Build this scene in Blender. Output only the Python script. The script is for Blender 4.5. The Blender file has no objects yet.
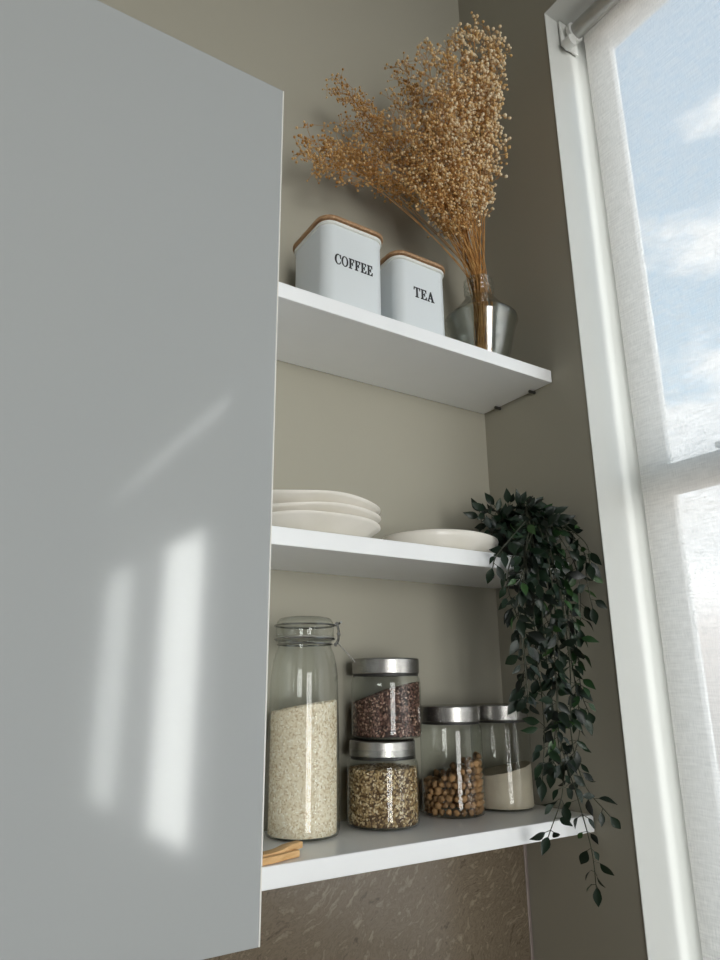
import bpy, bmesh, math, random
from mathutils import Vector, Matrix, noise
random.seed(7)
R = random.Random(11)
PI = math.pi
COL = bpy.context.scene.collection

# ------------------------------------------------------------------ camera
F_PX = 691.845
YAW, PITCH, ROLL = math.radians(32.910), math.radians(16.466), math.radians(-0.519)
CAM = Vector((-0.9148, -0.9511, 0.1912))
_fw = Vector((math.sin(YAW)*math.cos(PITCH), math.cos(YAW)*math.cos(PITCH), math.sin(PITCH)))
_rt = Vector((math.cos(YAW), -math.sin(YAW), 0)); _up = _rt.cross(_fw)
RT = _rt*math.cos(ROLL) + _up*math.sin(ROLL); UP = _up*math.cos(ROLL) - _rt*math.sin(ROLL)
cd = bpy.data.cameras.new('camera'); cam = bpy.data.objects.new('camera', cd); COL.objects.link(cam)
cd.sensor_fit = 'VERTICAL'; cd.sensor_height = 36; cd.sensor_width = 27; cd.lens = F_PX/960*36
cd.clip_start = .02
m = Matrix((RT, UP, -_fw)).transposed().to_4x4(); m.translation = CAM; cam.matrix_world = m
bpy.context.scene.camera = cam

def at(px, py, axis, val):
    """point of the room seen at (px,py) whose coordinate on the axis is val"""
    d = RT*((px-360)/F_PX) - UP*((py-480)/F_PX) + _fw
    return CAM + d*((val-CAM[axis])/d[axis])

# ------------------------------------------------------------------ dimensions (metres, bottom shelf top = 0)
D = .18; ZT = .7317; ZM = .3832; T = .02345
FLOOR, CEIL = -1.32, 2.05
XL, YF = -3.6, -5.2            # left wall, wall behind the camera

# ------------------------------------------------------------------ materials
def srgb(r, g, b):
    f = lambda c: (c/255/12.92) if c/255 <= .04045 else ((c/255+.055)/1.055)**2.4
    return (f(r), f(g), f(b), 1)
class NT:
    def __init__(s, name):
        s.m = bpy.data.materials.new(name); s.m.use_nodes = True; s.t = s.m.node_tree; s.t.nodes.clear()
        s.out = s.n('ShaderNodeOutputMaterial')
    def n(s, typ, **kw):
        x = s.t.nodes.new(typ)
        for k, v in kw.items():
            if k in x.inputs.keys(): x.inputs[k].default_value = v
            else: setattr(x, k, v)
        return x
    def l(s, a, b): s.t.links.new(a, b)
    def coord(s, which='Object', scale=(1, 1, 1)):
        tc = s.n('ShaderNodeTexCoord'); mp = s.n('ShaderNodeMapping'); mp.inputs['Scale'].default_value = scale
        s.l(tc.outputs[which], mp.inputs['Vector']); return mp.outputs['Vector']
    def ramp(s, fac, stops):
        r = s.n('ShaderNodeValToRGB'); e = r.color_ramp.elements
        while len(e) < len(stops): e.new(.5)
        for x, (p, c) in zip(e, stops): x.position = p; x.color = c
        s.l(fac, r.inputs['Fac']); return r.outputs['Color']
    def bump(s, h, bsdf, strength=.3, dist=.001):
        b = s.n('ShaderNodeBump'); b.inputs['Strength'].default_value = strength; b.inputs['Distance'].default_value = dist
        s.l(h, b.inputs['Height']); s.l(b.outputs['Normal'], bsdf.inputs['Normal'])
def surf(name, c1, c2=None, rough=.5, nscale=8, spec=.5, metal=0, bump=0, bdist=.0006, bscale=None, stretch=(1, 1, 1), coat=0, trans=0, rvar=0):
    t = NT(name); p = t.n('ShaderNodeBsdfPrincipled'); t.l(p.outputs[0], t.out.inputs[0])
    p.inputs['Roughness'].default_value = rough; p.inputs['Specular IOR Level'].default_value = spec
    p.inputs['Metallic'].default_value = metal; p.inputs['Coat Weight'].default_value = coat; p.inputs['Coat Roughness'].default_value = .05
    v = t.coord('Object', stretch)
    nz = t.n('ShaderNodeTexNoise', Scale=nscale, Detail=4.0); t.l(v, nz.inputs['Vector'])
    t.l(t.ramp(nz.outputs['Fac'], [(.3, c1), (.7, c2 or c1)]), p.inputs['Base Color'])
    if rvar:
        mr = t.n('ShaderNodeMapRange'); mr.inputs['To Min'].default_value = rough-rvar; mr.inputs['To Max'].default_value = rough+rvar
        t.l(nz.outputs['Fac'], mr.inputs['Value']); t.l(mr.outputs[0], p.inputs['Roughness'])
    if bump:
        nb = t.n('ShaderNodeTexNoise', Scale=bscale or nscale*4, Detail=3.0); t.l(v, nb.inputs['Vector'])
        t.bump(nb.outputs['Fac'], p, bump, bdist)
    return t.m
def tinted(name, stops, rough=.6, spec=.3, bump=0, bscale=400, translucent=0):
    """colour varies piece by piece through the mesh attribute 'tint'"""
    t = NT(name); p = t.n('ShaderNodeBsdfPrincipled')
    p.inputs['Roughness'].default_value = rough; p.inputs['Specular IOR Level'].default_value = spec
    a = t.n('ShaderNodeAttribute', attribute_name='tint'); c = t.ramp(a.outputs['Fac'], stops); t.l(c, p.inputs['Base Color'])
    if bump:
        nb = t.n('ShaderNodeTexNoise', Scale=bscale, Detail=2.0); t.l(t.coord(), nb.inputs['Vector']); t.bump(nb.outputs['Fac'], p, bump, .0005)
    if translucent:
        tr = t.n('ShaderNodeBsdfTranslucent'); t.l(c, tr.inputs['Color']); mx = t.n('ShaderNodeMixShader'); mx.inputs[0].default_value = translucent
        t.l(p.outputs[0], mx.inputs[1]); t.l(tr.outputs[0], mx.inputs[2]); t.l(mx.outputs[0], t.out.inputs[0])
    else: t.l(p.outputs[0], t.out.inputs[0])
    return t.m
def glass(name, tint=(.96, .975, .965, 1), edge=(.84, .86, .85, 1), rough=.02, ior=1.5, gain=1.0):
    """thin clear glass: what lies behind shows, edges (longer path) tint, Fresnel mirror"""
    t = NT(name); lw = t.n('ShaderNodeLayerWeight', Blend=.35)
    mc = t.n('ShaderNodeMixRGB'); mc.inputs[1].default_value = tint; mc.inputs[2].default_value = edge
    pw = t.n('ShaderNodeMath', operation='POWER'); pw.inputs[1].default_value = 2.5
    t.l(lw.outputs['Facing'], pw.inputs[0]); t.l(pw.outputs[0], mc.inputs[0])
    tr = t.n('ShaderNodeBsdfTransparent'); t.l(mc.outputs[0], tr.inputs[0])
    gl = t.n('ShaderNodeBsdfGlossy', Roughness=rough)
    lw2 = t.n('ShaderNodeLayerWeight', Blend=.5); p5 = t.n('ShaderNodeMath', operation='POWER'); p5.inputs[1].default_value = 4.2; t.l(lw2.outputs['Facing'], p5.inputs[0])
    f0 = ((ior-1)/(ior+1))**2; fr = t.n('ShaderNodeMapRange'); fr.inputs['To Min'].default_value = f0; fr.inputs['To Max'].default_value = 1.0; t.l(p5.outputs[0], fr.inputs['Value'])
    ml = t.n('ShaderNodeMath', operation='MULTIPLY', use_clamp=True); ml.inputs[1].default_value = gain
    nz = t.n('ShaderNodeTexNoise', Scale=30.0); t.l(t.coord(), nz.inputs['Vector'])
    b = t.n('ShaderNodeBump', Strength=.08, Distance=.001); t.l(nz.outputs['Fac'], b.inputs['Height']); t.l(b.outputs[0], gl.inputs['Normal'])
    t.l(fr.outputs[0], ml.inputs[0]); mx = t.n('ShaderNodeMixShader'); t.l(ml.outputs[0], mx.inputs[0])
    t.l(tr.outputs[0], mx.inputs[1]); t.l(gl.outputs[0], mx.inputs[2]); t.l(mx.outputs[0], t.out.inputs[0]); return t.m
def blind_mat():
    t = NT('blind_fabric')
    v = t.coord('Object', (40, 34, 330)); n1 = t.n('ShaderNodeTexNoise', Scale=1.0, Detail=3.0); t.l(v, n1.inputs['Vector'])
    v2 = t.coord('Object', (700, 700, 60)); n2 = t.n('ShaderNodeTexNoise', Scale=1.0, Detail=2.0); t.l(v2, n2.inputs['Vector'])
    ad = t.n('ShaderNodeMath', operation='ADD'); t.l(n1.outputs['Fac'], ad.inputs[0]); t.l(n2.outputs['Fac'], ad.inputs[1])
    mr = t.n('ShaderNodeMapRange'); mr.inputs['From Min'].default_value = .7; mr.inputs['From Max'].default_value = 1.3
    mr.inputs['To Min'].default_value = BL_OPEN[0]; mr.inputs['To Max'].default_value = BL_OPEN[1]; t.l(ad.outputs[0], mr.inputs['Value'])
    col = t.ramp(ad.outputs[0], [(.35, BL_COL[0]), (.65, BL_COL[1])]) 
    df = t.n('ShaderNodeBsdfDiffuse', Color=(.62, .6, .56, 1)); tl = t.n('ShaderNodeBsdfTranslucent'); t.l(col, tl.inputs[0])
    tr = t.n('ShaderNodeBsdfTransparent')
    a1 = t.n('ShaderNodeMixShader'); a1.inputs[0].default_value = .6; t.l(df.outputs[0], a1.inputs[1]); t.l(tl.outputs[0], a1.inputs[2])
    a2 = t.n('ShaderNodeMixShader'); t.l(mr.outputs[0], a2.inputs[0]); t.l(a1.outputs[0], a2.inputs[1]); t.l(tr.outputs[0], a2.inputs[2])
    t.l(a2.outputs[0], t.out.inputs[0]); return t.m
def stone_mat():
    t = NT('brown_stone_tile'); p = t.n('ShaderNodeBsdfPrincipled', Roughness=.22); t.l(p.outputs[0], t.out.inputs[0])
    tc = t.n('ShaderNodeTexCoord'); mr = t.n('ShaderNodeMapping'); mr.inputs['Rotation'].default_value = (0, math.radians(42), 0); t.l(tc.outputs['Object'], mr.inputs['Vector'])
    mp = t.n('ShaderNodeMapping'); mp.inputs['Scale'].default_value = (9, 9, 46); t.l(mr.outputs[0], mp.inputs['Vector'])
    n0 = t.n('ShaderNodeTexNoise', Scale=9.0, Detail=5.0); t.l(tc.outputs['Object'], n0.inputs['Vector'])
    va = t.n('ShaderNodeVectorMath', operation='ADD'); sc = t.n('ShaderNodeVectorMath', operation='SCALE'); sc.inputs['Scale'].default_value = 5.0
    t.l(n0.outputs['Color'], sc.inputs[0]); t.l(mp.outputs[0], va.inputs[0]); t.l(sc.outputs[0], va.inputs[1])
    n1 = t.n('ShaderNodeTexNoise', Scale=2.2, Detail=8.0, Roughness=.65); t.l(va.outputs[0], n1.inputs['Vector'])
    c = t.ramp(n1.outputs['Fac'], [(.30, srgb(78, 68, 56)), (.45, srgb(116, 104, 88)), (.53, srgb(100, 89, 74)), (.60, srgb(124, 112, 95)), (.72, srgb(140, 128, 110))])
    t.l(c, p.inputs['Base Color']); return t.m
def wood_mat(name, c1, c2, stretch):
    t = NT(name); p = t.n('ShaderNodeBsdfPrincipled', Roughness=.5); t.l(p.outputs[0], t.out.inputs[0])
    nz = t.n('ShaderNodeTexNoise', Scale=1.0, Detail=6.0, Distortion=.6); t.l(t.coord('Object', stretch), nz.inputs['Vector'])
    t.l(t.ramp(nz.outputs['Fac'], [(.35, c1), (.65, c2)]), p.inputs['Base Color']); t.bump(nz.outputs['Fac'], p, .15, .0004); return t.m

BL_OPEN = (.09, .33); BL_COL = ((.72, .70, .66, 1), (.92, .90, .86, 1))
M = {}
M['wall'] = surf('greige_wall_paint', srgb(164, 160, 146), srgb(167, 163, 149), .75, 3, .25, bump=.08, bscale=220)
M['wall_dark'] = surf('charcoal_wall_paint', srgb(92, 90, 84), srgb(96, 94, 88), .75, 3, .25)
M['ceiling'] = surf('grey_ceiling_paint', srgb(150, 149, 144), srgb(154, 153, 148), .8, 4, .2)
M['floor'] = wood_mat('light_floor_boards', srgb(118, 104, 88), srgb(142, 128, 110), (3, 30, 3))
M['trim'] = surf('white_satin_trim', srgb(206, 207, 203), srgb(210, 211, 207), .35, 5, .4)
M['frame'] = surf('white_window_profile', srgb(225, 226, 226), srgb(230, 231, 231), .4, 6, .4)
M['shelf'] = surf('white_shelf_melamine', srgb(243, 244, 245), srgb(246, 247, 248), .28, 12, .5, bump=.03, bscale=300)
M['door'] = surf('grey_gloss_door_front', srgb(172, 175, 175), srgb(174, 177, 178), .085, 1.5, .55, rvar=.01)
M['band'] = surf('white_edge_band', srgb(240, 238, 232), srgb(244, 242, 236), .4, 20)
M['stone'] = stone_mat()
M['edge'] = surf('bronze_tile_edge', srgb(150, 138, 134), srgb(160, 148, 142), .35, 30, metal=.5)
M['enamel'] = surf('pale_grey_enamel', srgb(216, 221, 223), srgb(220, 225, 227), .3, 6, .5)
M['ink'] = surf('black_print', srgb(26, 27, 30), srgb(32, 33, 36), .5, 60)
M['rim'] = surf('white_seal_rim', srgb(222, 222, 216), srgb(228, 228, 222), .5, 40)
M['bamboo'] = wood_mat('bamboo_lid_wood', srgb(150, 114, 80), srgb(180, 144, 106), (300, 25, 300))
M['beech'] = wood_mat('beech_utensil_wood', srgb(205, 160, 105), srgb(228, 188, 134), (25, 160, 160))
M['glass'] = glass('jar_clear_glass')
M['vase'] = glass('vase_clear_glass', (.94, .96, .95, 1), (.80, .83, .82, 1), .14, 1.75, 1.35)
M['pane'] = glass('window_pane_glass', (.97, .98, .98, 1), (.8, .85, .83, 1), .0, 1.45)
M['steel'] = surf('brushed_steel_lid', srgb(150, 148, 145), srgb(166, 164, 161), .27, 30, .5, metal=1, stretch=(1, 1, 30))
_t = M['steel'].node_tree; _p = next(x for x in _t.nodes if x.type == 'BSDF_PRINCIPLED'); _tg = _t.nodes.new('ShaderNodeTangent'); _tg.direction_type = 'RADIAL'; _tg.axis = 'Z'
_p.inputs['Anisotropic'].default_value = .75; _t.links.new(_tg.outputs[0], _p.inputs['Tangent'])
M['wire'] = surf('steel_wire', srgb(150, 150, 148), srgb(175, 175, 172), .25, 60, metal=1)
M['seal'] = surf('dark_silicone_seal', srgb(40, 38, 36), srgb(48, 46, 44), .5, 60)
M['gasket'] = surf('clear_grey_gasket', srgb(150, 148, 140), srgb(160, 158, 150), .4, 60)
M['plate'] = surf('cream_stoneware_glaze', srgb(230, 225, 214), srgb(237, 232, 223), .3, 25, .5, bump=.15, bscale=60, bdist=.001)
M['rice'] = tinted('white_rice_grain', [(0, srgb(200, 178, 144)), (.3, srgb(226, 211, 182)), (.7, srgb(242, 232, 211)), (1, srgb(252, 247, 234))], .45)
M['dark_grain'] = tinted('brown_seed_grain', [(0, srgb(44, 28, 24)), (.45, srgb(88, 60, 52)), (.8, srgb(140, 106, 94)), (1, srgb(196, 166, 146))], .4)
M['mixed_grain'] = tinted('tan_seed_grain', [(0, srgb(84, 60, 38)), (.4, srgb(152, 124, 84)), (.8, srgb(202, 178, 136)), (1, srgb(236, 222, 192))], .45)
M['nut'] = surf('tan_nut_skin', srgb(128, 92, 58), srgb(184, 146, 104), .5, 90, .3, bump=.4, bscale=260, bdist=.0006)
_t = M['nut'].node_tree; _p = next(x for x in _t.nodes if x.type == 'BSDF_PRINCIPLED'); _r = next(x for x in _t.nodes if x.type == 'VALTORGB'); _oi = _t.nodes.new('ShaderNodeObjectInfo')
_h = _t.nodes.new('ShaderNodeHueSaturation'); _m = _t.nodes.new('ShaderNodeMapRange'); _m.inputs['To Min'].default_value = .55; _m.inputs['To Max'].default_value = 1.3
_t.links.new(_oi.outputs['Random'], _m.inputs['Value']); _t.links.new(_m.outputs[0], _h.inputs['Value']); _t.links.new(_r.outputs[0], _h.inputs['Color']); _t.links.new(_h.outputs[0], _p.inputs['Base Color'])
M['flour'] = surf('cream_flour', srgb(196, 184, 164), srgb(206, 195, 176), .9, 40, .1, bump=.3, bscale=200)
M['stem'] = surf('dried_stem', srgb(168, 116, 62), srgb(208, 164, 104), .7, 60, .2)
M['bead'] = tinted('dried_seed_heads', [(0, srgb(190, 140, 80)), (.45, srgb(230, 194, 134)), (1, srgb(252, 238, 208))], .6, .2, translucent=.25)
M['leaf'] = tinted('dark_green_leaf', [(0, srgb(14, 22, 17)), (.6, srgb(23, 43, 27)), (.82, srgb(33, 62, 34)), (1, srgb(66, 104, 44))], .42, .5, bump=.2, bscale=300, translucent=.18)
M['vine'] = surf('vine_stem', srgb(40, 44, 32), srgb(60, 62, 44), .6, 60)
M['pot'] = surf('dark_pot', srgb(48, 48, 46), srgb(56, 56, 54), .6, 30)
M['blind'] = blind_mat()
M['alu'] = surf('grey_roller_tube', srgb(170, 170, 166), srgb(182, 182, 178), .35, 40, metal=.6)
M['plastic'] = surf('white_plastic_bracket', srgb(214, 214, 210), srgb(222, 222, 218), .35, 40)
M['pin'] = surf('dark_shelf_support', srgb(70, 68, 64), srgb(84, 82, 78), .4, 40, metal=.6)

# ------------------------------------------------------------------ mesh helpers
class MB:
    def __init__(s): s.v = []; s.f = []; s.t = []
    def add(s, vs, fs, tint=None):
        o = len(s.v); s.v += [tuple(p) for p in vs]; s.f += [tuple(i+o for i in f) for f in fs]; s.t += [tint if tint is not None else .5]*len(vs)
    def box(s, a, b):
        x0, y0, z0 = a; x1, y1, z1 = b
        s.add([(x0,y0,z0),(x1,y0,z0),(x1,y1,z0),(x0,y1,z0),(x0,y0,z1),(x1,y0,z1),(x1,y1,z1),(x0,y1,z1)],
              [(0,3,2,1),(4,5,6,7),(0,1,5,4),(1,2,6,5),(2,3,7,6),(3,0,4,7)])
    def lathe(s, prof, n=48, c=(0, 0, 0), sx=1, sy=1, warp=None):
        vs = []; fs = []
        for r, z in prof:
            for k in range(n):
                a = 2*PI*k/n; q = Vector((c[0]+r*sx*math.cos(a), c[1]+r*sy*math.sin(a), c[2]+z))
                vs.append(warp(q, a, r) if warp else q)
        for i in range(len(prof)-1):
            for k in range(n):
                fs.append((i*n+k, i*n+(k+1) % n, (i+1)*n+(k+1) % n, (i+1)*n+k))
        if prof[0][0] > 1e-6: fs.append(tuple(range(n))[::-1])
        if prof[-1][0] > 1e-6: fs.append(tuple(range((len(prof)-1)*n, len(prof)*n)))
        s.add(vs, fs)
    def shell(s, prof, n=48, c=(0, 0, 0), sx=1, sy=1):
        vs = []; fs = []
        for r, z in prof:
            for k in range(n):
                a = 2*PI*k/n; vs.append((c[0]+r*sx*math.cos(a), c[1]+r*sy*math.sin(a), c[2]+z))
        for i in range(len(prof)-1):
            for k in range(n): fs.append((i*n+k, i*n+(k+1) % n, (i+1)*n+(k+1) % n, (i+1)*n+k))
        s.add(vs, fs)
    def tube(s, pts, rad, n=6, closed=False, tint=None):
        pts = [Vector(p) for p in pts]; N = len(pts); vs = []; fs = []
        if not hasattr(rad, '__len__'): rad = [rad]*N
        u = None
        for i, p in enumerate(pts):
            a = pts[(i-1) % N] if (closed or i > 0) else p; b = pts[(i+1) % N] if (closed or i < N-1) else p
            d = (b-a).normalized()
            if u is None: u = d.orthogonal().normalized()
            u = (u - d*u.dot(d)); u = u.normalized() if u.length > 1e-6 else d.orthogonal().normalized()
            w = d.cross(u)
            for k in range(n):
                q = 2*PI*k/n; vs.append(p + (u*math.cos(q)+w*math.sin(q))*rad[i])
        for i in range(N if closed else N-1):
            j = (i+1) % N
            for k in range(n): fs.append((i*n+k, i*n+(k+1) % n, j*n+(k+1) % n, j*n+k))
        if not closed: fs.append(tuple(range(n))[::-1]); fs.append(tuple(range((N-1)*n, N*n)))
        s.add(vs, fs, tint)
    def build(s, name, mat, parent=None, smooth=True, bevel=0, seg=2, angle=40):
        me = bpy.data.meshes.new(name); me.from_pydata(s.v, [], s.f)
        a = me.attributes.new('tint', 'FLOAT', 'POINT'); a.data.foreach_set('value', s.t)
        bm = bmesh.new(); bm.from_mesh(me)
        if bevel:
            bmesh.ops.bevel(bm, geom=[e for e in bm.edges if e.calc_face_angle(0) > .5], offset=bevel, segments=seg, affect='EDGES', profile=.5)
        bmesh.ops.recalc_face_normals(bm, faces=bm.faces)
        for f in bm.faces: f.smooth = smooth
        if smooth:
            for e in bm.edges:
                if e.is_manifold and e.calc_face_angle(0) > math.radians(angle): e.smooth = False
        bm.to_mesh(me); bm.free(); me.materials.append(mat)
        o = bpy.data.objects.new(name, me); COL.objects.link(o)
        if parent: o.parent = parent
        return o
def tag(o, label=None, cat=None, group=None, kind=None):
    if label: o['label'] = label
    if cat: o['category'] = cat
    if group: o['group'] = group
    if kind: o['kind'] = kind
    return o
def thing(name, loc, label, cat, group=None):
    o = bpy.data.objects.new(name, None); COL.objects.link(o); o.location = loc; o.empty_display_size = .02
    return tag(o, label, cat, group)
def struct(name, mb, mat, **kw): return tag(mb.build(name, mat, smooth=False, **kw), kind='structure')
def boxes(*bs):
    b = MB()
    for a, c in bs: b.box(a, c)
    return b
def smooth_path(pts, n=8):
    pts = [Vector(p) for p in pts]; out = []
    P = [pts[0]*2-pts[1]] + pts + [pts[-1]*2-pts[-2]]
    for i in range(1, len(P)-2):
        for k in range(n):
            t = k/n; a, b, c, d = P[i-1], P[i], P[i+1], P[i+2]
            out.append(.5*((2*b)+(c-a)*t+(2*a-5*b+4*c-d)*t*t+(3*b-a-3*c+d)*t**3))
    out.append(pts[-1]); return out

# ------------------------------------------------------------------ the room
struct('floor', boxes(((XL-.2, YF-.2, FLOOR-.1), (.2, .2, FLOOR))), M['floor'])
struct('ceiling', boxes(((XL-.2, YF-.2, CEIL), (.2, .2, CEIL+.1))), M['ceiling'])
struct('wall_back', boxes(((XL-.2, 0, FLOOR), (.2, .2, CEIL))), M['wall'])
struct('wall_left', boxes(((XL-.2, YF-.2, FLOOR), (XL, 0, CEIL))), M['wall_dark'])
WY0, WY1, WZ0, WZ1 = -.2473, -1.72, -.42, 1.504           # window_1 opening in the right wall
VY0, VY1, VZ0, VZ1 = -1.93, -3.84, -.42, 1.335             # window_2
struct('wall_right', boxes(((0, WY0, FLOOR), (.145, 0, CEIL)), ((0, VY0, FLOOR), (.05, -1.80, CEIL)), ((0, -1.80, FLOOR), (.145, WY1, CEIL)), ((0, YF-.2, FLOOR), (.05, VY1, CEIL)),
                           ((0, WY1, FLOOR), (.145, WY0, WZ0)), ((0, WY1, WZ1), (.145, WY0, CEIL)),
                           ((0, VY1, FLOOR), (.05, VY0, VZ0)), ((0, VY1, VZ1), (.05, VY0, CEIL))), M['wall'])
GX0, GX1, GZ1 = -2.35, -.75, 1.45                        # unseen glazed doors added behind the camera for key light
struct('wall_front', boxes(((XL, YF-.2, FLOOR), (GX0, YF, CEIL)), ((GX1, YF-.2, FLOOR), (0, YF, CEIL)), ((GX0, YF-.2, GZ1), (GX1, YF, CEIL))), M['wall'])

# white lining of the window opening
L = .0016
struct('trim_1', boxes(((-.001, WY0-L, WZ0), (.13, WY0+.0005, WZ1)), ((-.001, WY1, WZ1-L), (.13, WY0, WZ1+.0005)),
                       ((-.001, WY1, WZ0), (.13, WY1+L, WZ1)), ((-.012, WY1, WZ0-.001), (.13, WY0, WZ0+L))), M['trim'], bevel=.0012)
def window(name, x0, x1, y0, y1, z0, z1, fw, mull=(), trans=(), mz=None):
    r = bpy.data.objects.new(name, None); COL.objects.link(r); r['kind'] = 'structure'
    boxes(((x0, y1, z0), (x1, y1+fw, z1)), ((x0, y0-fw, z0), (x1, y0, z1)), ((x0, y1, z0), (x1, y0, z0+fw)), ((x0, y1, z1-fw), (x1, y0, z1))).build('window_frame', M['frame'], r, False, .003)
    for y, w in mull: boxes(((x0, y-w/2, z0+fw), (x1, y+w/2, mz or z1-fw))).build('mullion', M['frame'], r, False, .003)
    for z, w in trans: boxes(((x0, y1+fw, z-w/2), (x1, y0-fw, z+w/2))).build('transom', M['frame'], r, False, .003)
    xm = (x0+x1)/2
    boxes(((xm-.002, y1+fw, z0+fw), (xm+.002, y0-fw, z1-fw))).build('pane', M['pane'], r, False)
    return r
w1 = window('window_1', .13, .15, WY0, WY1, WZ0, WZ1, .05, (), ((.519, .052),))
boxes(((.122, -.40, .546), (.135, -.385, .556))).build('window_latch', M['frame'], w1, False, .002)
w2 = window('window_2', .012, .034, VY0, VY1, VZ0, VZ1, .05, ((-2.95, .46), (-2.07, .20)), (), .785)
boxes(((.010, VY1+.05, .785), (.014, VY0-.05, 1.235))).build('shade', M['band'], w2, False)
# unseen glazed doors, added in the wall behind the camera as key light
dr = bpy.data.objects.new('added_door_1', None); COL.objects.link(dr); dr['kind'] = 'structure'
for k in range(3):
    a = GX0+(GX1-GX0)*k/3; b = GX0+(GX1-GX0)*(k+1)/3
    boxes(((a, YF-.14, FLOOR), (a+.06, YF-.08, GZ1)), ((b-.06, YF-.14, FLOOR), (b, YF-.08, GZ1)), ((a+.06, YF-.14, FLOOR), (b-.06, YF-.08, FLOOR+.09)), ((a+.06, YF-.14, GZ1-.08), (b-.06, YF-.08, GZ1))).build('added_door_leaf', M['frame'], dr, False, .003)
    boxes(((a+.06, YF-.113, FLOOR+.09), (b-.06, YF-.107, GZ1-.08))).build('pane', M['pane'], dr, False)

# splashback tile under the bottom shelf
struct('wall_splashback', boxes(((-2.2, -.033, -.62), (-.007, -.0005, -T-.0005))), M['stone'])
struct('trim_2', boxes(((-.007, -.0345, -.62), (-.0005, -.0005, -T-.0005))), M['edge'], bevel=.001)

# ------------------------------------------------------------------ roller blind
BX = .080
bl = thing('roller_blind', (BX, -.9, 1.47), 'white woven roller blind drawn down over the tall window at right', 'blind')
def local(mb, o): mb.v = [tuple(Vector(p)-o.location) for p in mb.v]; return mb
BY0, BY1 = -.276, WY1+.03
f = MB(); nz_ = 40
vs = []; fs = []
zs = [1.47-(1.47-(WZ0+.03))*i/nz_ for i in range(nz_+1)]
for z in zs:
    for y in (BY0, BY1): vs.append((BX, y, z))
for i in range(nz_): fs.append((2*i, 2*i+1, 2*i+3, 2*i+2))
f.add(vs, fs); local(f, bl).build('blind_fabric', M['blind'], bl, False)
f = MB(); f.tube([(BX-.017, BY0+.004, 1.472), (BX-.017, BY1-.01, 1.472)], .0165, 24); local(f, bl).build('roller_tube', M['alu'], bl)
f = MB(); f.tube([(BX-.022, BY0+.004, 1.447), (BX-.022, BY1, 1.447)], .0045, 10); 
b = boxes(((BX-.046, WY0-.009, 1.435), (BX+.004, WY0-.004-L*.2, 1.499))); b = local(b, bl); b.build('bracket', M['plastic'], bl, False, .002)
f = MB(); f.tube([(BX-.019, BY0+.012, 1.470), (BX-.019, BY0+.004, 1.470)], .021, 24); local(f, bl).build('end_cap', M['plastic'], bl)
f = MB(); f.tube([(BX-.04, BY0+.016, 1.432), (BX-.04, BY0-.002, 1.432)], .012, 16); local(f, bl).build('chain_wheel', M['plastic'], bl)
f = MB(); f.tube([(BX, BY0, WZ0+.03), (BX, BY1, WZ0+.03)], .009, 12); local(f, bl).build('bottom_bar', M['alu'], bl)

# ------------------------------------------------------------------ wall cabinet
EX = -.5967; EY = -.28336
cb = thing('kitchen_cabinet', (-1.0, 0, -.04037), 'tall kitchen cabinet with plain glossy grey door at left, beside the shelves', 'cabinet')
W2 = .78
local(boxes(((EX-W2, -.262, -.036), (EX-.001, -.001, .9427))), cb).build('carcass', M['shelf'], cb, False, .001)
d = local(boxes(((EX-W2, EY, -.04037), (EX-.0016, -.2635, .9467))), cb).build('door', M['door'], cb, False, .0012)
d2 = local(boxes(((EX-.0016, EY+.0002, -.04037), (EX, -.2635, .9467))), cb).build('lit_edge_band', M['band'], d, False, .0006)  # edge banding; the bevel's highlight is put into its white
tag(d2, 'thin white edge strip, coloured for the lit bevel')

# ------------------------------------------------------------------ shelves
def shelf(z, label):
    s = thing('shelf', (-.3, 0, z), label, 'shelf', 'white shelves in the alcove')
    boxes(((-.2952, -D, -T), (.2972, -.0008, 0))).build('board', M['shelf'], s, False, .0012)
    for y in (-.135, -.045):
        f = MB(); f.tube([(.286, y, -T-.0028), (.2998, y, -T-.0028)], .0028, 10); f.build('shelf_support', M['pin'], s)
    return s
shelf(ZT, 'highest white shelf, carrying the two lettered canisters and the vase')
shelf(ZM, 'middle white shelf, carrying the cream plates and trailing plant')
shelf(0, 'lowest white shelf, carrying the glass food jars')

# ------------------------------------------------------------------ canisters
def rsq(w, r, n=8):
    o = []
    for cx, cy, a0 in ((w/2-r, w/2-r, 0), (-w/2+r, w/2-r, 90), (-w/2+r, -w/2+r, 180), (w/2-r, -w/2+r, 270)):
        for k in range(n+1):
            a = math.radians(a0+90*k/n); o.append((cx+r*math.cos(a), cy+r*math.sin(a)))
    return o
def prism(prof, w, r, closed=True):
    """rounded-square loft: prof = list of (inset, z)"""
    b = MB(); vs = []; fs = []; n = None
    for i, z in prof:
        q = rsq(w-2*i, max(.001, r-i)); n = len(q); vs += [(x, y, z) for x, y in q]
    for i in range(len(prof)-1):
        for k in range(n): fs.append((i*n+k, i*n+(k+1) % n, (i+1)*n+(k+1) % n, (i+1)*n+k))
    fs.append(tuple(range(n))[::-1]); fs.append(tuple(range((len(prof)-1)*n, len(prof)*n)))
    b.add(vs, fs); return b
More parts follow.
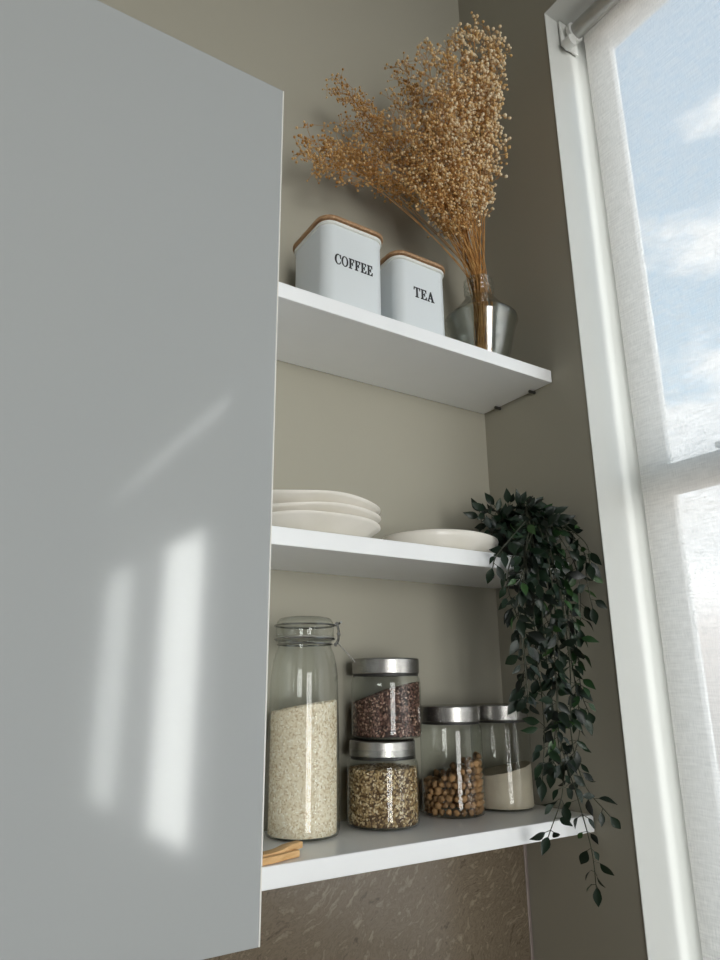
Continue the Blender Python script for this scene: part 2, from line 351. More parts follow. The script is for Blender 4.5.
# serif capitals drawn as outlines on a unit-high grid: list of (outer, holes...)
def arc(cx, cy, rx, ry, a0, a1, n=20): return [(cx+rx*math.cos(math.radians(a0+(a1-a0)*k/n)), cy+ry*math.sin(math.radians(a0+(a1-a0)*k/n))) for k in range(n+1)]
def letter(ch):
    th = .055
    if ch == 'O': return .84, [arc(.42, .5, .40, .515, 0, 360, 40)[:-1], arc(.42, .5, .245, .465, 0, 360, 40)[:-1]]
    if ch == 'C':
        return .76, [arc(.42, .5, .40, .515, 38, 322, 34) + [(.70, .30)] + arc(.46, .5, .27, .465, 310, 50, 30) + [(.68, .62), (.735, .62), (.735, 1.0), (.70, 1.0)]]
    if ch in 'FE':
        o = [(.03, 0), (.03, th), (.12, th+.02), (.12, 1-th-.02), (.03, 1-th), (.03, 1), (.66, 1), (.66, .72), (.60, .72), (.54, .88), (.44, 1-th), (.30, 1-th), (.30, .535), (.36, .535), (.42, .57), (.45, .66), (.50, .66), (.50, .34), (.45, .34), (.42, .43), (.36, .475), (.30, .475)]
        if ch == 'F': o += [(.30, th+.02), (.40, th), (.40, 0)]; return .70, [o]
        o += [(.30, th), (.46, th), (.58, .13), (.65, .30), (.71, .30), (.69, 0)]; return .74, [o]
    if ch == 'T':
        return .74, [[(.19, 0), (.19, th), (.28, th+.02), (.28, 1-th), (.18, 1-th), (.10, .88), (.06, .72), (.01, .72), (.02, 1), (.72, 1), (.73, .72), (.68, .72), (.64, .88), (.56, 1-th), (.46, 1-th), (.46, th+.02), (.55, th), (.55, 0)]]
    if ch == 'A':
        return .80, [[(.0, 0), (.0, th), (.07, th+.01), (.36, 1.01), (.45, 1.01), (.73, th+.02), (.80, th), (.80, 0), (.44, 0), (.44, th), (.53, th+.015), (.47, .29), (.24, .29), (.17, th+.015), (.27, th), (.27, 0)],
                     [(.262, .345), (.452, .345), (.36, .70)]]
def lettering(txt, h, parent, x0, z0, y, target_w):
    cu = bpy.data.curves.new('lettering', 'CURVE'); cu.dimensions = '2D'; cu.fill_mode = 'BOTH'; cu.extrude = .00012; cu.offset = .00042
    x = 0; outl = []
    for ch in txt:
        w, ps = letter(ch); outl += [[(px+x, pz) for px, pz in q] for q in ps]; x += w+.05
    k = target_w/(x-.05)
    for q in outl:
        s = cu.splines.new('POLY'); s.points.add(len(q)-1); s.use_cyclic_u = True
        for p, (px, pz) in zip(s.points, q): p.co = (px*k, pz*h, 0, 1)
    tmp = bpy.data.objects.new('tmp_text', cu); COL.objects.link(tmp)
    dg = bpy.context.evaluated_depsgraph_get(); me = bpy.data.meshes.new_from_object(tmp.evaluated_get(dg)); me.name = 'lettering'
    bpy.data.objects.remove(tmp); bpy.data.curves.remove(cu)
    me.transform(Matrix.Translation((x0, y, z0)) @ Matrix.Rotation(PI/2, 4, 'X')); me.materials.clear(); me.materials.append(M['ink'])
    o = bpy.data.objects.new('lettering', me); COL.objects.link(o); o.parent = parent; return o
def canister(x, y, w, h, txt, label, pa, pb, ph):
    cx, cy = x+w/2, y+w/2; r = .2*w
    c = thing('storage_canister', (cx, cy, ZT), label, 'canister', 'lettered canisters')
    hb = h-.0145
    bd = prism([(.006, 0), (.0045, .0015), (.0045, hb)], w, r).build('body', M['enamel'], c, True)
    prism([(.0040, hb), (.0018, hb+.0012), (.0018, hb+.0056), (.0030, hb+.0062)], w, r).build('seal_rim', M['rim'], c, True)
    prism([(.0050, hb+.0062), (.0050, hb+.0078), (-.0004, hb+.0084), (-.0010, hb+.0092), (-.0010, h-.0015), (.0002, h), (.012, h+.0004)], w, r).build('lid', M['bamboo'], c, True)
    A = at(*pa, 1, y+.0043); B = at(*pb, 1, y+.0043)
    H = (at(pa[0], pa[1]-ph, 1, y+.0043)-A).z
    lettering(txt, H, bd, A.x-cx, (A.z+B.z)/2-ZT, -w/2+.0043, B.x-A.x)
canister(-.4673, -.165, .1200, .1595, 'COFFEE', 'square white canister lettered COFFEE with a wooden lid', (334.8, 264.0), (372.8, 275.2), 9.8)
canister(-.3210, -.1490, .1170, .1590, 'TEA', 'square white canister lettered TEA with a wooden lid', (414.0, 296.2), (434.3, 303.2), 9.6)

# ------------------------------------------------------------------ jars
def grains(mb, Rr, z0, hf, n, ln, wd, rng, top=.25, seedtint=None):
    """loose grains lying against the glass and on the heap's surface"""
    def oct_(c, d, u, tint):
        w = d.cross(u); vs = [c+d*ln*.5, c-d*ln*.5]
        for k in range(4):
            a = PI/4+k*PI/2; vs.append(c + (u*math.cos(a)+w*math.sin(a))*wd*.5 + d*ln*.12)
        for k in range(4):
            a = PI/4+k*PI/2; vs.append(c + (u*math.cos(a)+w*math.sin(a))*wd*.5 - d*ln*.16)
        fs = []
        for k in range(4):
            j = (k+1) % 4; fs += [(0, 2+k, 2+j), (2+k, 6+k, 6+j, 2+j), (1, 6+j, 6+k)]
        mb.add(vs, fs, tint)
    for i in range(n):
        if rng.random() > top:
            a = rng.random()*2*PI; nrm = Vector((math.cos(a), math.sin(a), 0)); c0 = nrm*(Rr-wd*.45-rng.random()*wd*.5)
            h = hf(c0.x, c0.y); z = z0+wd*.5+rng.random()*(h-wd*.4); c = Vector((c0.x, c0.y, z)); t1 = Vector((0, 0, 1)); t2 = nrm.cross(t1)
        else:
            a = rng.random()*2*PI; q = math.sqrt(rng.random())*(Rr-ln*.6); x, y = q*math.cos(a), q*math.sin(a)
            c = Vector((x, y, z0+hf(x, y)+wd*(rng.random()*.5))); nrm = Vector((0, 0, 1)); t1 = Vector((1, 0, 0)); t2 = Vector((0, 1, 0))
        b = rng.random()*PI; d = (t1*math.cos(b)+t2*math.sin(b)+nrm*(rng.random()-.5)*.3).normalized(); u = (nrm-d*nrm.dot(d)).normalized()
        oct_(c, d, u, rng.random())
def heap(mb, Rr, z0, hf, n=40, rings=8, tint=.35):
    vs = [(0, 0, z0)]; fs = []
    for k in range(n): a = 2*PI*k/n; vs.append((Rr*math.cos(a), Rr*math.sin(a), z0))
    for k in range(n): fs.append((0, 1+(k+1) % n, 1+k))
    for i in range(rings):
        q = Rr*(1-i/rings)
        for k in range(n):
            a = 2*PI*k/n; x, y = q*math.cos(a), q*math.sin(a); vs.append((x, y, z0+hf(x, y)))
        o = 1+n*(i+1)
        for k in range(n): fs.append((o-n+k, o-n+(k+1) % n, o+(k+1) % n, o+k))
    vs.append((0, 0, z0+hf(0, 0))); L_ = len(vs)-1; o = 1+n*rings
    for k in range(n): fs.append((o+k, o+(k+1) % n, L_))
    mb.add(vs, fs, tint)
CR = RT.to_2d().normalized()      # horizontal direction that runs to the right as seen from the viewer
def slope(l, m_, r, Rr):
    """heap height: l at the left of the jar, m_ in the middle, r at the right"""
    def h(x, y):
        s = max(-1, min(1, (x*CR.x+y*CR.y)/Rr)); b = .0012*noise.noise(Vector((x*120, y*120, l*50)))
        return (m_+(r-m_)*s if s > 0 else m_+(m_-l)*s) + b
    return h
def jar(x, y, z, r, h, zl, label, rl=None):
    j = thing('glass_jar', (x, y, z), label, 'jar', 'glass jars with steel lids'); rl = rl or r-.0015
    b = MB(); b.shell([(0, .0008), (r*.86, .0008), (r*.95, .0022), (r*.985, .0045), (r, .0075), (r, .0082), (r, zl*.5), (r, zl-.0138), (r, zl-.013), (r-.0012, zl-.007), (r-.0035, zl-.003), (r-.0035, h-.012)], 64); b.build('glass_body', M['glass'], j)
    b = MB(); b.lathe([(r-.003, zl-.0032), (rl-.0018, zl-.0030), (rl-.0018, zl+.0006), (r-.003, zl+.0006)], 64); b.build('seal', M['seal'], j)
    b = MB(); b.lathe([(0, h-.0006), (0, h), (rl-.003, h), (rl-.0012, h-.0004), (rl-.0004, h-.0012), (rl, h-.0022), (rl, h-.0026), (rl, (h+zl)/2), (rl, zl+.0016), (rl, zl+.0012), (rl-.0006, zl+.0004), (rl-.0016, zl+.0004), (rl-.0016, h-.003), (0, h-.003)][1:], 72); b.build('lid', M['steel'], j)
    return j
rng = random.Random(5)
def contents(name, x, y, z, r, hf, mat, label, cat, n=0, ln=.004, wd=.002, top=.25, core=.35):
    b = MB(); rr = r-.0016
    heap(b, rr-(wd*.55 if n else 0), .0042, hf, tint=core)
    if n: grains(b, rr, .0042, hf, n, ln, wd, rng, top)
    o = b.build(name, mat, None, n == 0, angle=70); o.location = (x, y, z); return tag(o, label, cat, kind='stuff')
jar(-.3047, -.0614, 0, .0516, .1142, .0921, 'glass jar of tan seeds with steel lid, under another jar', .0478)
contents('tan_seeds', -.3047, -.0614, 0, .0516, slope(.0695, .071, .070, .05), M['mixed_grain'], 'tan seeds filling the lower jar of the stacked pair', 'seeds', 5200, .0058, .0031, core=.0)
jar(-.2925, -.0560, .1146, .0524, .1140, .0915, 'glass jar of dark brown seeds with steel lid, stacked on another jar', .0508)
contents('brown_seeds', -.2925, -.0560, .1146, .0524, slope(.044, .062, .074, .05), M['dark_grain'], 'dark brown seeds heaped in the upper jar of the stacked pair', 'seeds', 5600, .0050, .0030, core=.0)
jar(-.1706, -.0567, 0, .0482, .1586, .1342, 'tall glass jar of shelled nuts with steel lid, right of the stacked pair', .0470)
jar(-.0661, -.0570, 0, .0482, .1586, .1336, 'tall glass jar of pale flour with steel lid, nearest the corner', .0470)
contents('flour', -.0661, -.0570, 0, .0482, slope(.044, .053, .064, .047), M['flour'], 'pale cream flour in the jar nearest the corner', 'flour')

# nuts: every nut its own object
def nut_mesh(seed):
    bm = bmesh.new(); bmesh.ops.create_icosphere(bm, subdivisions=3, radius=1)
    for v in bm.verts:
        p = v.co.copy(); k = 1+.34*noise.noise(p*1.25+Vector((seed*7.1, 0, 0)))+.12*noise.noise(p*2.9+Vector((0, seed*3.3, 0)))-.16*math.exp(-((p.x+.15*p.z)/.16)**2)*max(0, p.z+.3)
        v.co = Vector((p.x*1.02, p.y*.92, p.z*.86))*k
    for f in bm.faces: f.smooth = True
    me = bpy.data.meshes.new('shelled_nut'); bm.to_mesh(me); bm.free(); me.materials.append(M['nut']); return me
nm = [nut_mesh(i) for i in range(8)]
nx, ny, nr = -.1706, -.0567, .0054
nh = slope(.046, .064, .088, .046)
k_ = 0
for lay in range(11):
    z = .0042+nr*.9+lay*.0093
    for ri, cnt in ((.0408, 23), (.0295, 16), (.0180, 9), (.0065, 3)):
        for q in range(cnt):
            a = 2*PI*(q+.5*(lay % 2)+.12*R.random())/cnt; x, y = ri*math.cos(a), ri*math.sin(a)
            H = nh(x, y)
            if z > H: continue
            if ri < .035 and z < H-.013: continue
            o = bpy.data.objects.new('shelled_nut', nm[(k_*5+k_//3) % 8]); k_ += 1; COL.objects.link(o)
            s = nr*(.78+.34*R.random()); o.scale = (s, s, s); o.rotation_euler = (R.random()*6, R.random()*6, R.random()*6)
            o.location = (nx+x, ny+y, z+(R.random()-.5)*.0012)
            tag(o, 'tan shelled nut among the others in the tall nut jar', 'nut', 'nuts in the tall jar')

# tall clip-top jar of rice
cx, cy = -.4335, -.0590
cj = thing('clip_top_jar', (cx, cy, 0), 'tall clip-top glass jar with wire bail, filled with rice', 'jar')
b = MB(); b.shell([(0, .0008), (.043, .0008), (.0480, .0025), (.0503, .009), (.0503, .010), (.0494, .08), (.0482, .150), (.0474, .190), (.0466, .206), (.0444, .222), (.0415, .233), (.0385, .240), (.0372, .2445), (.0372, .2485), (.0405, .2500), (.0410, .2518), (.0395, .2535)], 72); b.build('glass_body', M['glass'], cj)
b = MB(); b.lathe([(.0388, .2537), (.0414, .2537), (.0420, .2550), (.0414, .2565), (.0388, .2565)], 64); b.build('gasket', M['gasket'], cj)
b = MB(); b.shell([(.0394, .2567), (.0412, .2580), (.0415, .2725), (.0402, .2775), (.0365, .2820), (.027, .2842), (0, .2846)], 72); b.build('glass_lid', M['glass'], cj)
def ring(r, z, rad):
    b = MB(); b.tube([(r*math.cos(2*PI*k/64), r*math.sin(2*PI*k/64), z) for k in range(64)], rad, 6, True); return b
ring(.0386, .2465, .0013).build('neck_wire', M['wire'], cj); ring(.0424, .2535, .0012).build('rim_wire', M['wire'], cj)
ring(.0427, .2725, .0014).build('lid_wire', M['wire'], cj)
# clasp on the right-hand side of the jar
n3 = Vector((CR.x, CR.y, 0)); s3 = Vector((-CR.y, CR.x, 0)); zz = Vector((0, 0, 1))
b = MB(); e = n3*.0425
for sg in (-1, 1):
    b.tube(smooth_path([e+s3*sg*.008+zz*.2725, e+n3*.0035+s3*sg*.008+zz*.2735, e+n3*.0055+s3*sg*.008+zz*.265, e+n3*.005+s3*sg*.0075+zz*.252, e+n3*.001+s3*sg*.007+zz*.2455], 5), .0014, 6)
b.tube([e+n3*.0035+s3*-.0095+zz*.2745, e+n3*.0035+s3*.0095+zz*.2745], .0026, 8)
b.tube([e+n3*.0090+s3*-.003+zz*.2770, e+n3*.0030+s3*.0095+zz*.2740], .0016, 8)
b.tube([e+n3*.0058+s3*-.0095+zz*.2600, e+n3*.0058+s3*.0095+zz*.2600], .0028, 8)
b.tube([e+n3*.001+s3*-.0085+zz*.2455, e+n3*.001+s3*.0085+zz*.2455], .0024, 8)
b.build('clasp', M['wire'], cj)
b = MB()
for sg in (-1, 1):
    b.tube(smooth_path([e+n3*.003+s3*sg*.006+zz*.249, e+n3*.010+s3*sg*.006+zz*.242, e+n3*.0285+s3*sg*.006+zz*.2215], 4), .0008, 6)
b.tube([e+n3*.0285+s3*-.006+zz*.2215, e+n3*.0285+s3*.006+zz*.2215], .0008, 6)
b.build('lever', M['wire'], cj)
contents('rice', cx, cy, 0, .0476, slope(.150, .159, .166, .048), M['rice'], 'white rice in the tall clip-top jar, sloping up to the right', 'rice', 11000, .0052, .0021, .12, core=.55)

# ------------------------------------------------------------------ wooden tongs on the lowest shelf
tg = thing('wooden_tongs', (-.50, -.155, 0), 'light wooden tongs lying at the front of lowest shelf by the rice jar', 'tongs')
def arm(pts, w, h):
    pts = smooth_path(pts, 6); b = MB(); vs = []; fs = []
    for i, p in enumerate(pts):
        d = (pts[min(i+1, len(pts)-1)]-pts[max(i-1, 0)]).normalized(); sd = Vector((-d.y, d.x, 0)).normalized(); ww = w(i/(len(pts)-1))
        for a, c in ((-1, -1), (1, -1), (1, 1), (-1, 1)): vs.append(p+sd*a*ww/2+zz*c*h/2-tg.location)
    for i in range(len(pts)-1):
        for k in range(4): fs.append((i*4+k, i*4+(k+1) % 4, i*4+4+(k+1) % 4, i*4+4+k))
    fs += [(3, 2, 1, 0), tuple(range(len(vs)-4, len(vs)))]; b.add(vs, fs); return b
arm([(-.484, -.1465, .0105), (-.505, -.1535, .0095), (-.528, -.160, .0065), (-.588, -.166, .0048)], lambda t: .011+.006*t, .0075).build('arm', M['beech'], tg, True, .0012)
arm([(-.493, -.1600, .0042), (-.510, -.1640, .0042), (-.535, -.1715, .0042), (-.588, -.1750, .0042)][0:4], lambda t: .007+.0015*t, .0075).build('arm', M['beech'], tg, True, .0012)

# ------------------------------------------------------------------ plates
def dish(name, cx, cy, z, a, b_, h, label, group=None, amp=.0012, ph=0., k=5, steep=False, tilt=0):
    n = 72
    if steep: prof = [(0, .0), (.50, .0), (.66, .001), (.82, .0045), (.93, .012), (.985, .021), (1.0, h-.004), (.992, h-.0008), (.972, h), (.955, h-.002), (.93, .024), (.84, .015), (.6, .010), (0, .009)]
    else: prof = [(0, 0), (.40, 0), (.50, .0006), (.62, .0045), (.76, .0105), (.89, .0185), (.965, h-.004), (1.0, h-.0012), (.998, h+.0006), (.975, h+.0002), (.93, h-.0045), (.80, .0165), (.62, .0128), (.4, .0122), (0, .0122)]
    def warp(q, an, r):
        t = r**2; m_ = math.sin(k*an+ph)+.6*math.sin((k-2)*an+ph*1.7)
        return Vector((q.x*a*(1+.006*t*m_), q.y*b_*(1+.006*t*math.cos((k-1)*an+ph)), q.z+amp*t*m_-tilt*t*q.x))
    mb = MB(); mb.lathe(prof, n, (0, 0, 0), 1, 1, warp)
    o = mb.build(name, M['plate'], None, True, angle=70); o.location = (cx, cy, z); return tag(o, label, 'plate', group)
PG = 'cream plates in the stack'
dish('plate', -.4412, -.0935, ZM+.0002, .1035, .0855, .0278, 'lowest cream plate of the stack of three, on the middle shelf', PG, .0008, .4)
dish('plate', -.4407, -.0920, ZM+.0140, .1040, .0860, .0274, 'middle cream plate of the stack of three, wavy rim', PG, .0012, 1.9, 4)
dish('plate', -.4407, -.0930, ZM+.0278, .1030, .0850, .0288, 'topmost cream plate of the stack of three, wavy rim', PG, .0010, 3.3, 5, tilt=.003)
dish('plate', -.2070, -.0960, ZM+.0002, .1010, .0815, .0308, 'single cream dish lying alone between stacked plates and trailing plant', None, .0007, .8, 3, True)

# ------------------------------------------------------------------ vase and dried flowers
VX, VY = -.1030, -.1130
va = thing('glass_vase', (VX, VY, ZT), 'round clear glass vase with a ribbed neck holding dried flowers', 'vase')
k_v = .87
vp = [(0, .001), (.040, .001), (.046, .004), (.051, .016), (.060, .042), (.0665, .066), (.0705, .082), (.0745, .091), (.0775, .0975), (.0765, .1030), (.070, .1085), (.062, .114), (.054, .121), (.044, .132), (.0365, .141), (.0315, .147), (.0295, .152)]
vp = [(r*k_v, z) for r, z in vp]
b = MB(); b.shell(vp, 72); b.build('glass_body', M['vase'], va)
b = MB(); b.shell([(0, .006)]+[(max(.004, r-.0028), z+.0015) for r, z in vp[2:-1]], 64); b.build('inner_surface', M['vase'], va)
b = MB(); pr = [(.0257, .152)]
for k in range(3): pr += [(.0255, .154+k*.009), (.0272, .156+k*.009), (.0282, .1585+k*.009), (.0272, .161+k*.009)]
pr += [(.0258, .181), (.0275, .184), (.0262, .186), (.0242, .183)]
b.shell(pr, 64); b.build('ribbed_neck', M['vase'], va)

NECK = Vector((VX, VY, ZT+.178))
fl = thing('dried_flower_bunch', (VX, VY, ZT+.012), 'large bunch of dried tan baby\'s breath standing in the glass vase', 'dried flowers')
fr = random.Random(21)
def bead(mb, c, r, tint):
    g = (1+5**.5)/2; k = r/1.902
    vs = [(-1,g,0),(1,g,0),(-1,-g,0),(1,-g,0),(0,-1,g),(0,1,g),(0,-1,-g),(0,1,-g),(g,0,-1),(g,0,1),(-g,0,-1),(-g,0,1)]
    q = Matrix.Rotation(fr.random()*6, 3, Vector((fr.random(), fr.random(), .3)).normalized())
    vs = [c+(q @ Vector(v))*k for v in vs]
    mb.add(vs, [(0,11,5),(0,5,1),(0,1,7),(0,7,10),(0,10,11),(1,5,9),(5,11,4),(11,10,2),(10,7,6),(7,1,8),(3,9,4),(3,4,2),(3,2,6),(3,6,8),(3,8,9),(4,9,5),(2,4,11),(6,2,10),(8,6,7),(9,8,1)], tint)
def spray(tip, nb, spread, t0, big, lean, pale=0.):
    base = Vector((VX+(fr.random()-.5)*.03, VY+(fr.random()-.5)*.03, ZT+.012)); nk = NECK+Vector(((fr.random()-.5)*.028, (fr.random()-.5)*.028, 0))
    nk.x += lean*.01
    mid = nk.lerp(tip, .5)+Vector(((fr.random()-.5)*.02-lean*.03, (fr.random()-.5)*.02, .012+abs(lean)*.05))
    path = smooth_path([base, nk, mid, tip], 10); N = len(path); loc = fl.location
    s = MB(); s.tube([p-loc for p in path], [.0011-.0007*i/N for i in range(N)], 5)
    hd = MB()
    def pt(t): x = t*(N-1); i = min(int(x), N-2); return path[i].lerp(path[i+1], x-i)
    nbr = max(4, nb//5)
    for i in range(nbr):
        t = t0+(1-t0)*(i+fr.random())/nbr; p = pt(t); d = (pt(min(1, t+.03))-pt(max(0, t-.03))).normalized()
        o = Vector((fr.gauss(0, 1), fr.gauss(0, 1), fr.gauss(0, 1))); o = (o-d*o.dot(d)).normalized()
        ln = spread*(.35+.75*fr.random()); e = p+(o*.75+d*.65)*ln
        if e.y > -.012: e.y = -.012-fr.random()*.02
        if e.x > -.01: e.x = -.01-fr.random()*.02
        m1 = p.lerp(e, .5)+d*ln*.12; s.tube([p-loc, m1-loc, e-loc], .0004, 3)
        for k in range(fr.choice((4, 5, 5, 6))):
            q = p.lerp(e, .55+.45*fr.random()); c = q+Vector((fr.gauss(0, 1), fr.gauss(0, 1), fr.gauss(0, 1)))*spread*.21+d*spread*.1
            c.x = min(c.x, -.008); c.y = min(c.y, -.008)
            s.tube([q-loc, c-loc], .0003, 3)
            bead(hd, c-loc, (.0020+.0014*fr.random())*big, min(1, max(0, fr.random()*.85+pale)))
    so = s.build('flower_stem', M['stem'], fl); hd.build('seed_heads', M['bead'], so, True, angle=180)
TIPS = [(474,30,1.15),(490,32,1.2),(497,52,1.2),(488,46,1.1),(462,34,1.1),(446,48,1),(425,52,1),(404,66,.95),(452,66,1),(474,70,1.1),(492,88,1.15),(492,118,1.2),(486,112,1.1),(466,100,1),(442,92,1),(420,92,1),
        (396,98,.9),(408,122,.9),(436,124,1),(460,134,1),(478,142,1.1),(384,116,.85),(376,142,.85),(398,150,.9),(422,152,.95),(448,160,.95),(470,168,1),(412,178,.9),(436,190,.9),(455,196,.95)]
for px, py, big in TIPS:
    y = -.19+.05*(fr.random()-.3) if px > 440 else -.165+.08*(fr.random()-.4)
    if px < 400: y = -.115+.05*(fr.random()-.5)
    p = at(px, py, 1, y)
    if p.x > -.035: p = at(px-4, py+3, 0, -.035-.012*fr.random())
    spray(p, 190 if px > 400 else 150, .036, .70 if py < 90 else .62, big, 0, .35 if px > 455 else .12 if px > 420 else -.05)  # right-hand sprays paler: window highlights put into the bead tint
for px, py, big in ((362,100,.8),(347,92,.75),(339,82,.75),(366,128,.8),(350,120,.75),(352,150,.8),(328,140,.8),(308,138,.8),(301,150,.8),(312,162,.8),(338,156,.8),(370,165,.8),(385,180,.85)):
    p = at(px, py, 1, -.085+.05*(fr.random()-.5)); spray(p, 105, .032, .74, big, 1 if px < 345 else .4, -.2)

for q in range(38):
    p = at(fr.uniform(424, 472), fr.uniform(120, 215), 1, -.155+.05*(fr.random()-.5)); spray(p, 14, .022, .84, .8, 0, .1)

# ------------------------------------------------------------------ trailing plant
PX, PY = -.057, -.105
pl = thing('trailing_plant', (PX, PY, ZM), 'dark green leafy plant trailing from the middle shelf down past lowest shelf', 'plant')
b = MB(); b.lathe([(0, .0004), (.030, .0004), (.033, .003), (.040, .055), (.042, .060), (.0405, .061), (.038, .058), (.034, .050), (0, .050)], 40); b.build('pot', M['pot'], pl)
lr = random.Random(3)
def leaf(mb, base, d, nrm, ln, wd, tint):
    d = d.normalized(); s = d.cross(nrm).normalized(); n = s.cross(d); vs = []; fs = []
    prof = (.10, .62, .95, 1.0, .78, .42, .03); K = len(prof)
    droop = lr.uniform(.1, .35); fold = lr.uniform(.15, .4)
    for i, w in enumerate(prof):
        t = i/(K-1); c = base+d*ln*t-n*ln*droop*t*t
        for sg in (-1, 0, 1): vs.append(c+s*sg*wd*.5*w+n*(abs(sg)*w*wd*.5*fold))
    for i in range(K-1):
        for k in range(2): fs.append((i*3+k, i*3+k+1, i*3+3+k+1, i*3+3+k))
    mb.add(vs, fs, tint)
def vine(pts, t0=.1, step=.011, ln=.026, spread=1.0, green=0, both=True):
    path = smooth_path(pts, 10); loc = pl.location
    for p in path: p.x = min(p.x, -.006)
    N = len(path); s = MB(); s.tube([p-loc for p in path], [.0016-.0009*i/N for i in range(N)], 5); lv = MB()
    L_ = 0; nxt = 0; tot = sum((path[i+1]-path[i]).length for i in range(N-1)); side = 1
    for i in range(N-1):
        seg = (path[i+1]-path[i]); L_ += seg.length
        if L_ < t0*tot: nxt = L_; continue
        while nxt <= L_:
            nxt += step*1.12*lr.uniform(.75, 1.3); d = seg.normalized(); p = path[i].lerp(path[i+1], lr.random())
            for rep in range(2 if both and lr.random() < .45 else 1):
                side = -side; view = (CAM-p).normalized(); sd = d.cross(view).normalized()
                o = (sd*side*lr.uniform(.2, 1.0)+view*lr.uniform(-.9, .9)+d*lr.uniform(-.3, .8)+Vector((0, 0, lr.uniform(-.4, .25)))).normalized()
                pe = p+o*.007*spread*lr.uniform(.6, 1.5); 
                dd = (o+d*lr.uniform(.0, .6)+Vector((0, 0, -lr.uniform(.0, .45)))).normalized()
                nr_ = (view+Vector((lr.gauss(0, .8), lr.gauss(0, .8), lr.gauss(0, .6)+.3))).normalized()
                l = ln*lr.uniform(.62, 1.08); e = pe+dd*l
                if e.x > -.004 or pe.x > -.004: dx = max(e.x, pe.x)+.006; pe.x -= dx
                s.tube([p-loc, pe-loc], .0005, 4)
                leaf(lv, pe-loc, dd, nr_, l, l*lr.uniform(.44, .56), max(green, lr.random()*.75) if lr.random() > .03 else .9)
    p = path[-1]; leaf(lv, p-loc, (path[-1]-path[-3]), (CAM-p).normalized(), ln, ln*.5, .5)
    st = s.build('vine', M['vine'], pl); lv.build('leaves', M['leaf'], st, True, angle=180)
top = Vector((PX, PY, ZM+.050))
def hang(pxs, first=None, **kw):
    pts = [top+Vector((lr.uniform(-.02, .02), lr.uniform(-.02, .02), 0))]
    pts.append(first or Vector((PX+lr.uniform(-.025, .02), PY-.055, ZM+.078+lr.uniform(-.01, .012))))
    for px, py in pxs:
        q = at(px, py, 1, -.205-.025*lr.random())
        if q.x > -.022: q = at(px, py, 0, -.022-.012*lr.random())
        pts.append(q+Vector((lr.gauss(0, .004), lr.gauss(0, .004), 0)))
    vine(pts, **kw)
hang([(548,560),(560,650),(563,730),(578,800),(588,850),(596,888)], step=.016, ln=.024)
hang([(540,575),(550,670),(560,750),(562,792),(549,836)], step=.015, ln=.025)
hang([(556,570),(572,660),(566,735),(582,784),(608,816)], step=.015, ln=.025)
hang([(560,560),(578,630),(586,690),(590,712)], step=.011, ln=.025, green=.84)  # brighter leaf tint here stands for window light on the right-hand leaves
hang([(552,555),(570,640),(578,720),(574,760)], step=.012)
hang([(530,560),(528,620),(524,680),(520,700)], step=.011)
hang([(525,560),(520,600),(530,690),(528,705)], step=.012)
hang([(535,565),(540,640),(538,720),(542,780)], step=.012)
hang([(545,560),(552,620),(556,700),(552,770)], step=.011)
hang([(516,555),(512,585),(516,620)], step=.012)
hang([(575,545),(588,580),(592,608)], step=.016, ln=.026)
hang([(582,540),(594,565)], step=.018, ln=.026)
hang([(500,552),(492,568)], step=.013, ln=.024)
hang([(540,555),(545,600),(550,650)], step=.010)
hang([(528,552),(533,600),(535,650)], step=.010)
hang([(558,550),(566,590),(570,640)], step=.010)
hang([(565,545),(578,580),(580,630)], step=.011)
hang([(520,550),(522,590)], step=.010)
hang([(550,545),(555,580)], step=.009)
hang([(536,548),(538,585)], step=.009)
# the crown above the shelf
for px, py, y in ((478,512,-.10),(484,505,-.12),(494,500,-.10),(508,498,-.12),(520,500,-.13),(532,502,-.14),(545,508,-.16),(556,514,-.18),(568,523,-.19),(490,528,-.15),(505,525,-.17),(530,528,-.18),(500,515,-.13)):
    q = at(px, py+5, 1, y); q.x = min(q.x, -.02)
    vine([top, top.lerp(q, .5)+Vector((0, 0, .008)), q], .25, .009, .026, 1.2)

# ------------------------------------------------------------------ daylight
wd = bpy.data.worlds.new('sky'); bpy.context.scene.world = wd; wd.use_nodes = True; t = wd.node_tree; t.nodes.clear()
def N(ty, **kw):
    x = t.nodes.new(ty)
    for k, v in kw.items():
        if k in x.inputs.keys(): x.inputs[k].default_value = v
        else: setattr(x, k, v)
    return x
lk = t.links.new
tc = N('ShaderNodeTexCoord'); sp = N('ShaderNodeSeparateXYZ'); lk(tc.outputs['Generated'], sp.inputs[0])
rp = N('ShaderNodeValToRGB'); mz = N('ShaderNodeMapRange'); mz.inputs['From Min'].default_value = -1; mz.inputs['From Max'].default_value = 1; lk(sp.outputs['Z'], mz.inputs['Value']); lk(mz.outputs[0], rp.inputs[0])
e = rp.color_ramp.elements
SKY = [(0, (.09, .08, .072, 1)), (.47, (.17, .15, .138, 1)), (.53, (.38, .335, .315, 1)), (.56, (.64, .63, .63, 1)), (.61, (.58, .61, .64, 1)), (.66, (.12, .24, .345, 1)), (.80, (.06, .16, .265, 1)), (1, (.03, .11, .22, 1))]
while len(e) < len(SKY): e.new(.5)
for x, (p, c) in zip(e, SKY): x.position = p; x.color = c
mp = N('ShaderNodeMapping'); mp.inputs['Scale'].default_value = (2.2, 2.2, 5.5); mp.inputs['Location'].default_value = (.3, .2, .4); lk(tc.outputs['Generated'], mp.inputs[0])
cn = N('ShaderNodeTexNoise', Scale=1.6, Detail=7.0, Roughness=.55); lk(mp.outputs[0], cn.inputs['Vector'])
cr = N('ShaderNodeValToRGB'); cr.color_ramp.elements[0].position = .53; cr.color_ramp.elements[1].position = .64; lk(cn.outputs['Fac'], cr.inputs[0])
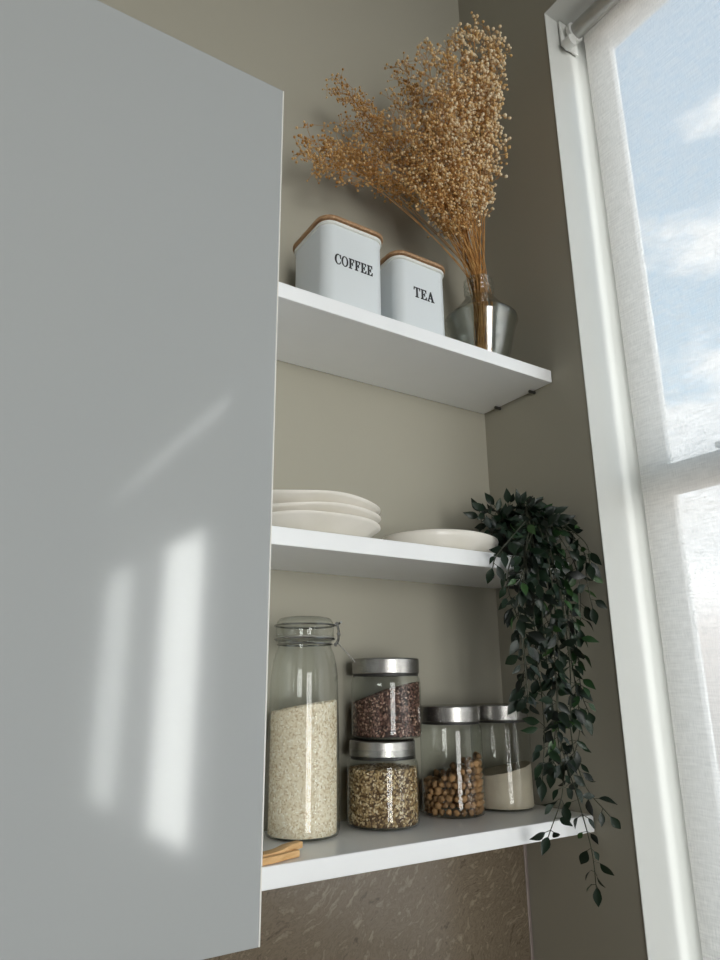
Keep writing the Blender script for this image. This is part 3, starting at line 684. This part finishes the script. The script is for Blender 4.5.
hz = N('ShaderNodeMapRange'); hz.inputs['From Min'].default_value = .05; hz.inputs['From Max'].default_value = .12; lk(sp.outputs['Z'], hz.inputs['Value'])
cm = N('ShaderNodeMath', operation='MULTIPLY'); lk(cr.outputs['Color'], cm.inputs[0]); lk(hz.outputs[0], cm.inputs[1])
mx = N('ShaderNodeMixRGB'); mx.inputs[2].default_value = (.46, .47, .48, 1); lk(cm.outputs[0], mx.inputs[0]); lk(rp.outputs['Color'], mx.inputs[1])
# unseen sky behind the viewer, boosted as an added key light
REAR_KEY, BASE = 14.5, 4.0
az = N('ShaderNodeMapRange', interpolation_type='SMOOTHSTEP'); az.inputs['From Min'].default_value = .70; az.inputs['From Max'].default_value = .97; az.inputs['To Min'].default_value = 0; az.inputs['To Max'].default_value = 1
ng = N('ShaderNodeMath', operation='MULTIPLY'); ng.inputs[1].default_value = -1; lk(sp.outputs['Y'], ng.inputs[0]); lk(ng.outputs[0], az.inputs['Value'])
gl = N('ShaderNodeMixRGB'); gl.inputs[2].default_value = (REAR_KEY/BASE, REAR_KEY/BASE*.985, REAR_KEY/BASE*.96, 1); lk(az.outputs[0], gl.inputs[0]); lk(mx.outputs[0], gl.inputs[1])
bg = N('ShaderNodeBackground', Strength=BASE); lk(gl.outputs[0], bg.inputs[0]); ow = N('ShaderNodeOutputWorld'); lk(bg.outputs[0], ow.inputs[0])
def portal(name, loc, rot, sx, sy):
    l = bpy.data.lights.new(name, 'AREA'); l.shape = 'RECTANGLE'; l.size = sx; l.size_y = sy; l.cycles.is_portal = True
    o = bpy.data.objects.new(name, l); COL.objects.link(o); o.location = loc; o.rotation_euler = rot
portal('window_daylight', (.17, (WY0+WY1)/2, (WZ0+WZ1)/2), (0, PI/2, 0), WZ1-WZ0, WY0-WY1)
portal('window_daylight', (.07, (VY0+VY1)/2, (VZ0+VZ1)/2), (0, PI/2, 0), VZ1-VZ0, VY0-VY1)
portal('added_door_daylight', ((GX0+GX1)/2, YF-.22, (FLOOR+GZ1)/2), (PI/2, 0, 0), GX1-GX0, GZ1-FLOOR)  # sky portal for the added, unseen doors

sc = bpy.context.scene
sc.view_settings.view_transform = 'Standard'; sc.view_settings.look = 'None'; sc.view_settings.exposure = .18; sc.view_settings.gamma = 1
sc.view_settings.use_curve_mapping = False
try:
    sc.cycles.use_denoising = True; sc.cycles.denoiser = 'OPENIMAGEDENOISE'
    sc.cycles.max_bounces = 12; sc.cycles.diffuse_bounces = 6; sc.cycles.transparent_max_bounces = 24
    sc.cycles.caustics_reflective = False; sc.cycles.caustics_refractive = False; sc.cycles.sample_clamp_indirect = 8
except Exception: pass
